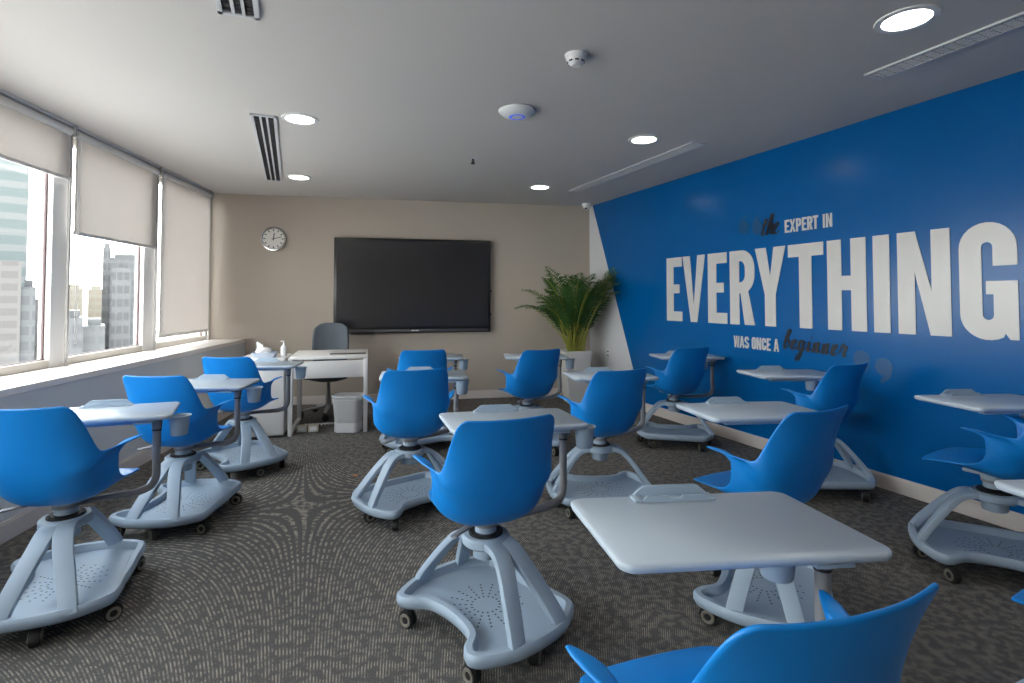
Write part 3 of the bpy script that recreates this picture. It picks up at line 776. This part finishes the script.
sweep(bm, [(-.085, 0, .748), (-.06, 0, .746), (-.048, 0, .745)], rrect(.03, .008, .003))
CUP = bmesh_to('cup_holder', bm, M['base'])

def chair(lab, x, y, base, face, post, tau, lift=0, cup=-20, cupd=.10, stand=True):
    """angles in degrees, measured from +X; face: where the sitter looks; post: direction of the arm; tau: turn of the worksurface"""
    rt = R(face-90)
    t = thing('tablet_arm_chair', lab, 'chair', (x, y, 0), rt, 'blue mobile chairs with tablet arms')
    RA = math.hypot(post[0]-x, post[1]-y); rb = R(base)-rt; rp = math.atan2(post[1]-y, post[0]-x)-rt; rw = R(tau)-rt
    link_mesh('base_tray', TRAY, t, rz=rb)
    link_mesh('leg', LEG, t, rz=rb); link_mesh('leg', LEG, t, rz=rb+PI)
    hb = link_mesh('hub', HUB, t, rz=rb); link_mesh('bearing_ring', BEAR, hb)
    for i, (u, w) in enumerate(CAST):
        c_, s_ = math.cos(rb), math.sin(rb)
        a = random.uniform(0, 2*PI)
        fk = link_mesh('caster', FORK, t, (u*c_-w*s_, u*s_+w*c_, 0), a)
        link_mesh('wheel', WHEEL, fk); link_mesh('wheel_rim', RIM, fk)
    link_mesh('seat_column', COL, t, (0, 0, lift)); link_mesh('height_lever', LEV, t, (0, 0, lift), rz=R(200))
    link_mesh('seat_shell', SHELL, t, (0, 0, .500+lift))
    am = link_mesh('support_arm', arm_mesh(RA), t, (0, 0, lift), rp); link_mesh('collar_ring', ARING, am, (RA, 0, 0)); link_mesh('post_head', BRK, am, (RA, 0, 0))
    px, py = RA*math.cos(rp), RA*math.sin(rp)
    c_, s_ = math.cos(rw), math.sin(rw)
    tx, ty = px+TCX*c_-TCY*s_, py+TCX*s_+TCY*c_
    ws = link_mesh('worksurface', TOP, t, (tx, ty, lift), rw)
    link_mesh('under_frame', UNDER, ws)
    link_mesh('device_stand', STAND, ws, (-.02-SH*TD, TD-.012, TZ-.0005))
    ca = R(cup)-rt
    link_mesh('cup_holder', CUP, t, (px+cupd*math.cos(ca), py+cupd*math.sin(ca), lift+.015), ca)
    return t
W_ = 'blue chair '
chair('large blue tablet-arm chair in the foreground centre, its grey base in full view', -.107, 2.19, -48.7, 111, (.235, 2.46), 11.5)
chair('blue tablet-arm chair cut by the bottom edge, its big grey worksurface in front of it', .382, 1.00, -50, 108, (.728, 1.262), 5.6, cup=170, lift=.012)
chair('blue tablet-arm chair at the left edge of the picture, nearest below the windows', -1.96, 2.36, -67, 96, (-1.735, 2.61), 20, cup=10, lift=.005)
chair('blue tablet-arm chair second from the left edge, in the window row', -2.01, 3.27, -85, 88, (-1.785, 3.47), 3, cup=10)
chair('blue tablet-arm chair farthest along the window row, beside the white pedestal cabinet', -2.13, 4.235, -42, 90, (-1.895, 4.51), 2, cup=10)
chair('blue tablet-arm chair directly behind the foreground centre one, before the wall display', -.65, 3.41, 40, 108, (-.396, 3.78), 5, cup=-60, lift=.015)
chair('blue tablet-arm chair mostly hidden behind another blue back, nearest the wall display', -.82, 4.78, 40, 105, (-.55, 5.13), 0, cup=-30)
chair('blue tablet-arm chair with its grey arched base behind the large front worksurface', .573, 3.50, 182, 112, (.95, 3.87), 4, cup=-160)
chair('blue tablet-arm chair in front of the white planter and palm', .136, 4.79, 5, 118, (.46, 5.16), -2, cup=-10)
chair('blue tablet-arm chair farthest along the blue wall, below the start of the wall text', 1.51, 4.98, 167, 112, (1.94, 5.16), 0, cup=200)
chair('blue tablet-arm chair by the blue wall below the script word beginner', 2.14, 3.78, 178, 114, (2.31, 3.95), 2, cup=190)
chair('blue tablet-arm chair with tall dark back, right behind the big front worksurface', 1.095, 2.34, -115, 116, (1.435, 2.64), 6, cup=-90)
chair('blue tablet-arm chair at the right edge beside the blue wall, arched base in side view', 2.385, 2.65, -30, 123, (2.82, 2.80), 4, cup=180, lift=.012)
chair('blue tablet-arm chair almost wholly beyond the right edge, only a worksurface corner showing', 1.64, 1.35, -30, 115, (2.02, 1.42), 3, cup=180)

# ------------------------------------------------------------------ teacher's corner
DR = R(15)
t = thing('teacher_desk', 'white teacher desk with a dark cable slot below the wall display', 'desk', (-2.19, 5.21, 0), DR)
DW, DD, DH = .75, .75, .77
bm = B(); box(bm, 0, DW, 0, DD, DH-.028, DH, bev=.003); obj('desk_top', bm, M['desk'], t)
bm = B(); box(bm, .02, DW-.02, .012, .030, .555, DH-.045, bev=.002); obj('front_panel', bm, M['desk'], t)
for xx in (0, DW-.04):
    bm = B(); box(bm, xx, xx+.04, .0, .045, 0, DH-.028, bev=.002); box(bm, xx, xx+.04, DD-.045, DD, 0, DH-.028, bev=.002); box(bm, xx, xx+.04, .045, DD-.045, DH-.09, DH-.028); box(bm, xx, xx+.04, .045, DD-.045, 0, .03)
    obj('leg_frame', bm, M['desk'], t)
bm = B(); box(bm, .37, DW-.02, .17, .29, DH, DH+.004, bev=.001); obj('cable_slot', bm, M['deskslot'], t)
t = thing('pedestal_cabinet', 'white pedestal cabinet left of the teacher desk', 'cabinet', (-2.625, 5.075, 0), DR)
bm = B(); box(bm, 0, .425, 0, .5, .02, .765, bev=.003); obj('body', bm, M['desk'], t)
bm = B(); box(bm, .005, .420, -.014, -.001, .03, .755, bev=.002); obj('front_panel', bm, M['desk'], t)
bm = B(); box(bm, .02, .405, .02, .48, 0, .02); obj('plinth', bm, M['slotgrey'], t, smooth=False)
F = frameZ((-2.625, 5.075, 0), DR)
p = F @ Vector((.215, .17, .765))
t = thing('supplies_tray', 'clear tray holding crumpled white wipes on the pedestal cabinet', 'tray', p, DR)
bm = B(); loft(bm, [rr for rr in [[(x, y, 0) for x, y in rrect(.20, .15, .02)], [(x, y, .05) for x, y in rrect(.23, .17, .02)], [(x, y, .05) for x, y in rrect(.215, .155, .02)], [(x, y, .006) for x, y in rrect(.19, .14, .02)]]]); obj('tray_body', bm, M['acrylic'], t)
bm = B()
b2 = B(); bmesh.ops.create_icosphere(b2, subdivisions=3, radius=.055)
rnd = random.Random(3)
for v in b2.verts: v.co *= 1+.16*math.sin(v.co.x*90+1)*math.cos(v.co.z*80+v.co.y*60); v.co.z = v.co.z*.8+.055; v.co.x *= 1.25
merge(bm, b2, 0, Matrix.Translation((-.01, 0, 0)))
obj('wipes', bm, M['paper'], t)
bm = B(); sweep(bm, [(-.05, 0, .07), (-.045, .0, .11), (-.075, 0, .15)], [(-.035, -.008), (.03, -.004), (.025, .008), (-.03, .006)], scales=[1, .9, .25], up=Vector((0, 1, 0))); obj('raised_wipe', bm, M['paper'], t)
p = F @ Vector((.335, .17, .765))
t = thing('pump_bottle', 'small white pump bottle standing beside the clear supplies tray', 'bottle', F @ Vector((.39, .17, .765)), DR)
bm = B(); lathe(bm, [(.0001, 0), (.027, 0), (.03, .004), (.03, .09), (.024, .105), (.012, .112), (.012, .125), (.0001, .125)], 24); obj('bottle_body', bm, M['plastw'], t)
bm = B(); cyl(bm, 0, 0, .125, .15, .006, n=12); box(bm, -.03, .01, -.007, .007, .15, .16, bev=.003); obj('pump', bm, M['plastw'], t)
# office chair behind the desk
t = thing('office_chair', 'grey office swivel chair with rounded back behind the white desk', 'office chair', (-2.12, 6.16, 0), R(192))
bm = B(); rows = []
for i in range(9):
    v = i/8; z = .56+v*.50; w = (.178+.03*math.sin(v*PI*.9))*(1 if v < .93 else .92)
    yy = -.20-.06*v+.03*math.sin(v*PI)
    rows.append((z, w, yy))
G = []
for z, w, yy in rows:
    G.append([bm.verts.new((w*math.sin(j/8*PI/2*.95)/.997*(1), yy+.06*(j/8)**2, z-.035*(abs(j)/8)**6*(1 if z > 1 else 0))) if False else bm.verts.new((w*j/8, yy+.07*(abs(j)/8)**2, z-(.05*(abs(j)/8)**5 if z > 1.0 else 0))) for j in range(-8, 9)])
for a, b in zip(G, G[1:]):
    for j in range(16): bm.faces.new((a[j], a[j+1], b[j+1], b[j]))
o = link_mesh('tmp', bmesh_to('backrest', bm, M['office'])); sm = o.modifiers.new('s', 'SOLIDIFY'); sm.thickness = .035; sm.offset = 0; ss = o.modifiers.new('b', 'SUBSURF'); ss.levels = 1
link_mesh('backrest', bake(o, 'backrest'), t)
bm = B(); loft(bm, [[(x, y, .40) for x, y in rrect(.22, .22, .08, 5)], [(x, y, .43) for x, y in rrect(.42, .40, .14, 5)], [(x, y, .47) for x, y in rrect(.50, .48, .13, 5)], [(x, y, .50) for x, y in rrect(.50, .48, .13, 5)], [(x, y, .51) for x, y in rrect(.44, .42, .12, 5)]]); obj('seat', bm, M['office'], t)
bm = B(); sweep(bm, [(0, -.12, .43), (0, -.24, .45), (0, -.27, .52), (0, -.26, .66)], rrect(.07, .018, .005), up=Vector((0, .5, 1))); obj('back_support', bm, M['officeb'], t)
bm = B(); cyl(bm, 0, 0, .10, .25, .030, n=20); cyl(bm, 0, 0, .25, .41, .020, n=20); obj('gas_lift', bm, M['officeb'], t)
bm = B(); sweep(bm, [(.08, .02, .43), (.20, .03, .425), (.27, .05, .43)], rrect(.02, .012, .004)); obj('seat_lever', bm, M['black'], t)
bm = B(); cyl(bm, 0, 0, .09, .135, .045, n=24); obj('base_hub', bm, M['officeb'], t)
for j in range(5):
    a = 2*PI*j/5+.3; ca, sa = math.cos(a), math.sin(a)
    bm = B(); sweep(bm, [(.03*ca, .03*sa, .115), (.16*ca, .16*sa, .10), (.30*ca, .30*sa, .078)], rrect(.045, .026, .008), scales=[1.1, .9, .6]); obj('star_leg', bm, M['officeb'], t)
    cst = link_mesh('caster', FORK, t, (.29*ca, .29*sa, 0), a+1); link_mesh('wheel', WHEEL, cst)
# bin
t = thing('waste_bin', 'white wire mesh waste bin with a liner under the desk edge', 'waste bin', (-1.67, 5.45, 0), 0)
def tub(z0, z1, w0, w1, bm, d=.0, cap=True):
    loft(bm, [[(x, y, z0) for x, y in rrect(w0, w0*.8, .05, 5)], [(x, y, z1) for x, y in rrect(w1, w1*.8, .06, 5)]], cap0=cap, cap1=False)
bm = B(); tub(.002, .36, .235, .29, bm); o = obj('mesh_wall', bm, M['wire'], t, smooth=True)
bm = B(); tub(.012, .335, .222, .272, bm); o = obj('bin_liner', bm, M['liner'], t)
bm = B(); sweep(bm, [(x, y, .36) for x, y in rrect(.292, .236, .06, 5)], circ(.008, 8), closed=True); sweep(bm, [(x, y, .33) for x, y in rrect(.29, .232, .06, 5)], circ(.004, 6), closed=True); obj('top_rim', bm, M['plastw'], t)
bm = B(); sweep(bm, [(x, y, .05) for x, y in rrect(.246, .197, .05, 5)], rrect(.006, .09, .002), closed=True); obj('bottom_band', bm, M['plastw'], t)
# floor boxes and cable
for k, (xx, lab) in enumerate(((-2.13, 'cream floor power box left of its twin, under the white desk'), (-2.02, 'cream floor power box right of its twin, under the white desk'))):
    t = thing('power_box', lab, 'power box', (xx, 5.42+k*.01, 0), DR, 'power boxes under the desk')
    bm = B(); box(bm, -.048, .048, -.04, .04, 0, .062, bev=.004); obj('box_body', bm, mat('cream_plastic%d' % k, srgb(206, 200, 184), .5), t)
    bm = B(); box(bm, -.03, .03, -.043, -.0395, .015, .047); obj('socket_face', bm, M['plastw'], t, smooth=False)
bm = B(); pts = []
for i in range(60):
    a = i/59; pts.append((-2.17+.42*a, 5.60+.10*a+.018*math.sin(i*1.3), .012+.02*abs(math.cos(i*1.3))))
tube(bm, catmull(pts, 2), .006, 6)
tag(obj('coiled_cable', bm, M['plastw']), 'pale coiled cable lying on the carpet under the desk', 'cable')
bm = B()
b2 = B(); f = b2.faces.new([b2.verts.new(p) for p in [(-.022, 0, .004), (-.005, .012, .012), (.024, .006, .006), (.012, -.008, .004), (-.006, -.012, .010)]])
merge(bm, b2); o = obj('dry_leaf', bm, M['leafbit'], None, (-1.19, 4.06, 0)); s = o.modifiers.new('s', 'SOLIDIFY'); s.thickness = .002
tag(o, 'tiny tan dry leaf scrap on the carpet before the desk', 'leaf')

# ------------------------------------------------------------------ palm in planter
t = thing('potted_palm', 'tall potted areca palm in a white planter in the far corner', 'potted palm', (.83, 7.0, 0), RB)
bm = B(); loft(bm, [[(x, y, 0) for x, y in rrect(.25, .25, .02)], [(x, y, .665) for x, y in rrect(.36, .36, .02)], [(x, y, .67) for x, y in rrect(.355, .355, .02)], [(x, y, .67) for x, y in rrect(.31, .31, .02)], [(x, y, .60) for x, y in rrect(.30, .30, .02)]], cap1=True); obj('planter', bm, M['planter'], t)
bm = B(); box(bm, -.148, .148, -.148, .148, .601, .635, bev=.01); obj('soil', bm, M['soil'], t)
rnd = random.Random(11)
PM = frameZ(Vector((.83, 7.0, 0)), RB); FBi, FRi = FB.inverted(), FR.inverted()
def clampv(bm):
    for v in bm.verts:
        w = PM @ v.co
        for F_, Fi in ((FB, FBi), (FR, FRi)):
            l = Fi @ w
            if l.y > -.02: l.y = -.02-.15*min(.2, (l.y+.02)); w = F_ @ l
        v.co = PM.inverted() @ w
NF = 52
for i in range(NF):
    az = 2*PI*i/NF*3.7+rnd.uniform(-.3, .3)
    el = rnd.uniform(.02, 1.0)
    L = rnd.uniform(.94, 1.27)
    bx, by = rnd.uniform(-.09, .09), rnd.uniform(-.09, .09)
    dx, dy = math.cos(az), math.sin(az)
    if dy > 0: L *= (1-.38*dy); el *= (1-.5*dy)
    if dx > .3: el *= .62; L *= .96
    if dx < -.4: L *= .88
    ptsm = []
    n = 14
    r_, z_ = 0, .62; ang = PI/2-.10-.42*el
    pos = Vector((bx, by, z_))
    for k in range(n+1):
        ptsm.append(pos.copy())
        u = k/n
        ang -= (.015+.19*u*u*(.7+.6*el))
        pos = pos+Vector((dx*math.cos(ang), dy*math.cos(ang), math.sin(ang)))*(L*1.12/n)
    bm = B()
    sweep(bm, ptsm, circ(.007, 6), mi=0, scales=[1.35-1.1*(k/n) for k in range(n+1)], up=Vector((dx*.01, dy*.01, 1)))
    nl = 24
    side = Vector((-dy, dx, 0))
    for k in range(nl):
        u = .33+.67*k/(nl-1); fidx = u*n; i0 = min(n-1, int(fidx)); fr = fidx-i0
        p = ptsm[i0].lerp(ptsm[i0+1], fr); tg = (ptsm[i0+1]-ptsm[i0]).normalized()
        up = side.cross(tg); up = up if up.z > 0 else -up
        ll = .26*math.sin(PI*min(1, .18+.80*(u-.33)/.67))*rnd.uniform(.85, 1.1)+.035
        for s in (-1, 1):
            d = (side*s*.75+tg*.75+up*.22+Vector((0, 0, rnd.uniform(-.15, .05)))).normalized()
            w = .0095
            mid = p+d*ll*.5+Vector((0, 0, .0)); tip = p+d*ll+Vector((0, 0, -ll*.32))
            wv = d.cross(up).normalized()*w
            v0 = bm.verts.new(p); v1 = bm.verts.new(mid+wv); v2 = bm.verts.new(tip); v3 = bm.verts.new(mid-wv)
            f = bm.faces.new((v0, v1, v2, v3)); f.material_index = 1
    clampv(bm)
    me = bpy.data.meshes.new('frond'); bm.to_mesh(me); bm.free()
    me.materials.append(M['stem']); me.materials.append(M['leaf'])
    link_mesh('frond', me, t)
# cane stems
for i in range(12):
    bm = B(); a = 2*PI*i/12; bx, by = .06*math.cos(a*1.7), .06*math.sin(a*2.3)
    tube(bm, [(bx, by, .62), (bx*1.3, by*1.3, .80), (bx*1.9, by*1.9, 1.05)], .009, 8); obj('cane', bm, M['stem'], t)

# ------------------------------------------------------------------ the city outside
f_ = 530.; PYc = 299.3-f_*math.tan(R(1.7))
def dirp(px): return (px-512)/f_
def tower(lab, pxa, pxb, Y, ytop, m, depth, roof=None, grp='towers of the city outside'):
    aa, ab = math.atan(dirp(pxa)), math.atan(dirp(pxb)); am = (aa+ab)/2
    D = Y/math.cos(am)
    zt = 1.34+(299.3-ytop)/f_*Y
    w = 2*D*math.tan((ab-aa)/2)
    dc = D+depth/2
    t = thing('office_tower', lab, 'building', (dc*math.sin(am), dc*math.cos(am), -70), -am, grp)
    h = zt+70
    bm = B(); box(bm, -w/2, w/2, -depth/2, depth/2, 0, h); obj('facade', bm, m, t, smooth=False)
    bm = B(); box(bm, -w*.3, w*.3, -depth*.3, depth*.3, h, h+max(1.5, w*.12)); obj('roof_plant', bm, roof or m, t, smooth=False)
    return t
def dim(*c, k=1): return tuple(v*.085*k for v in srgb(*c)[:3])+(1,)  # facade tones pale and low in contrast: distance haze painted in, then scaled down
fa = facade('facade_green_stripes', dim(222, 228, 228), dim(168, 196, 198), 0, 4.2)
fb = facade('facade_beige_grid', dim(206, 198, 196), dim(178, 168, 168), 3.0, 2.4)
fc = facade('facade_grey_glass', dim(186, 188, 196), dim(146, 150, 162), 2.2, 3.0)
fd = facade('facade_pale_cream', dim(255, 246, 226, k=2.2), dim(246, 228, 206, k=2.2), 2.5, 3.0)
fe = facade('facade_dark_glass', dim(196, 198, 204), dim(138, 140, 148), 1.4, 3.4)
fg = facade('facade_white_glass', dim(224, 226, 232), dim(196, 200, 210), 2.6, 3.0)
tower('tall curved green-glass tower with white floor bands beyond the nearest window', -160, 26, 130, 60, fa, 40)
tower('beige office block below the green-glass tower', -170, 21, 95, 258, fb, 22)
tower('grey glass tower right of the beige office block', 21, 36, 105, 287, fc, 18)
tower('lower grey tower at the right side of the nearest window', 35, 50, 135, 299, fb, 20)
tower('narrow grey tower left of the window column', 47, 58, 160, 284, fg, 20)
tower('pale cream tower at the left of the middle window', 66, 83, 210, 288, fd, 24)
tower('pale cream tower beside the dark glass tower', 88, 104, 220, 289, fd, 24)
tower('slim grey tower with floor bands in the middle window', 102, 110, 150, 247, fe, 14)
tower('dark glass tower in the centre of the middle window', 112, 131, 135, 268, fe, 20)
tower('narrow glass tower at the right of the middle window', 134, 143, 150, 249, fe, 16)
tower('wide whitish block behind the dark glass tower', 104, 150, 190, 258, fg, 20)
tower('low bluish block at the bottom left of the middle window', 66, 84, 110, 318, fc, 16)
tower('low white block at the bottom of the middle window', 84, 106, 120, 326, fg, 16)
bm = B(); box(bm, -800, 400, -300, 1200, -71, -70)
tag(obj('ground_outside', bm, mat('city_ground', srgb(190, 186, 180), .9, noise=.1, nscale=.02), smooth=False), kind='structure')  # pale ground tone, haze put into the colour

# ------------------------------------------------------------------ sky, sun, camera
w = bpy.data.worlds.new('World'); SC.world = w; w.use_nodes = True
bg = w.node_tree.nodes['Background']
tc = w.node_tree.nodes.new('ShaderNodeTexCoord'); sp = w.node_tree.nodes.new('ShaderNodeSeparateXYZ')
w.node_tree.links.new(tc.outputs['Generated'], sp.inputs[0])
cr = w.node_tree.nodes.new('ShaderNodeValToRGB')
cr.color_ramp.elements[0].position = 0; cr.color_ramp.elements[0].color = (1, .98, .95, 1)
cr.color_ramp.elements[1].position = .6; cr.color_ramp.elements[1].color = (.93, .96, 1, 1)
w.node_tree.links.new(sp.outputs[2], cr.inputs[0]); w.node_tree.links.new(cr.outputs[0], bg.inputs['Color'])
bg.inputs['Strength'].default_value = 12

sl_ = bpy.data.lights.new('sun', 'SUN'); sl_.energy = 5; sl_.angle = R(3); sl_.color = (1, .94, .85)
so = bpy.data.objects.new('sun', sl_); C.objects.link(so)
so.rotation_euler = Vector((math.cos(R(73))*.98, -math.cos(R(73))*.1, -math.sin(R(73)))).to_track_quat('-Z', 'Y').to_euler()

cam = bpy.data.cameras.new('Camera'); co = bpy.data.objects.new('Camera', cam); C.objects.link(co)
cam.sensor_width = 36; cam.sensor_fit = 'HORIZONTAL'; cam.lens = f_/1024*36
co.location = (0, 0, 1.34); co.rotation_euler = (R(90+1.7), 0, 0)
cam.shift_y = -(341.5-PYc)/1024; cam.clip_start = .05; cam.clip_end = 3000
SC.camera = co
vs_ = SC.view_settings
vs_.view_transform = 'Standard'; vs_.look = 'None'; vs_.gamma = 1; vs_.use_curve_mapping = False; vs_.exposure = 0
SC.cycles.max_bounces = 8; SC.cycles.diffuse_bounces = 5; SC.cycles.transparent_max_bounces = 12
SC.cycles.sample_clamp_indirect = 6
try: SC.cycles.use_denoising = True
except Exception: pass
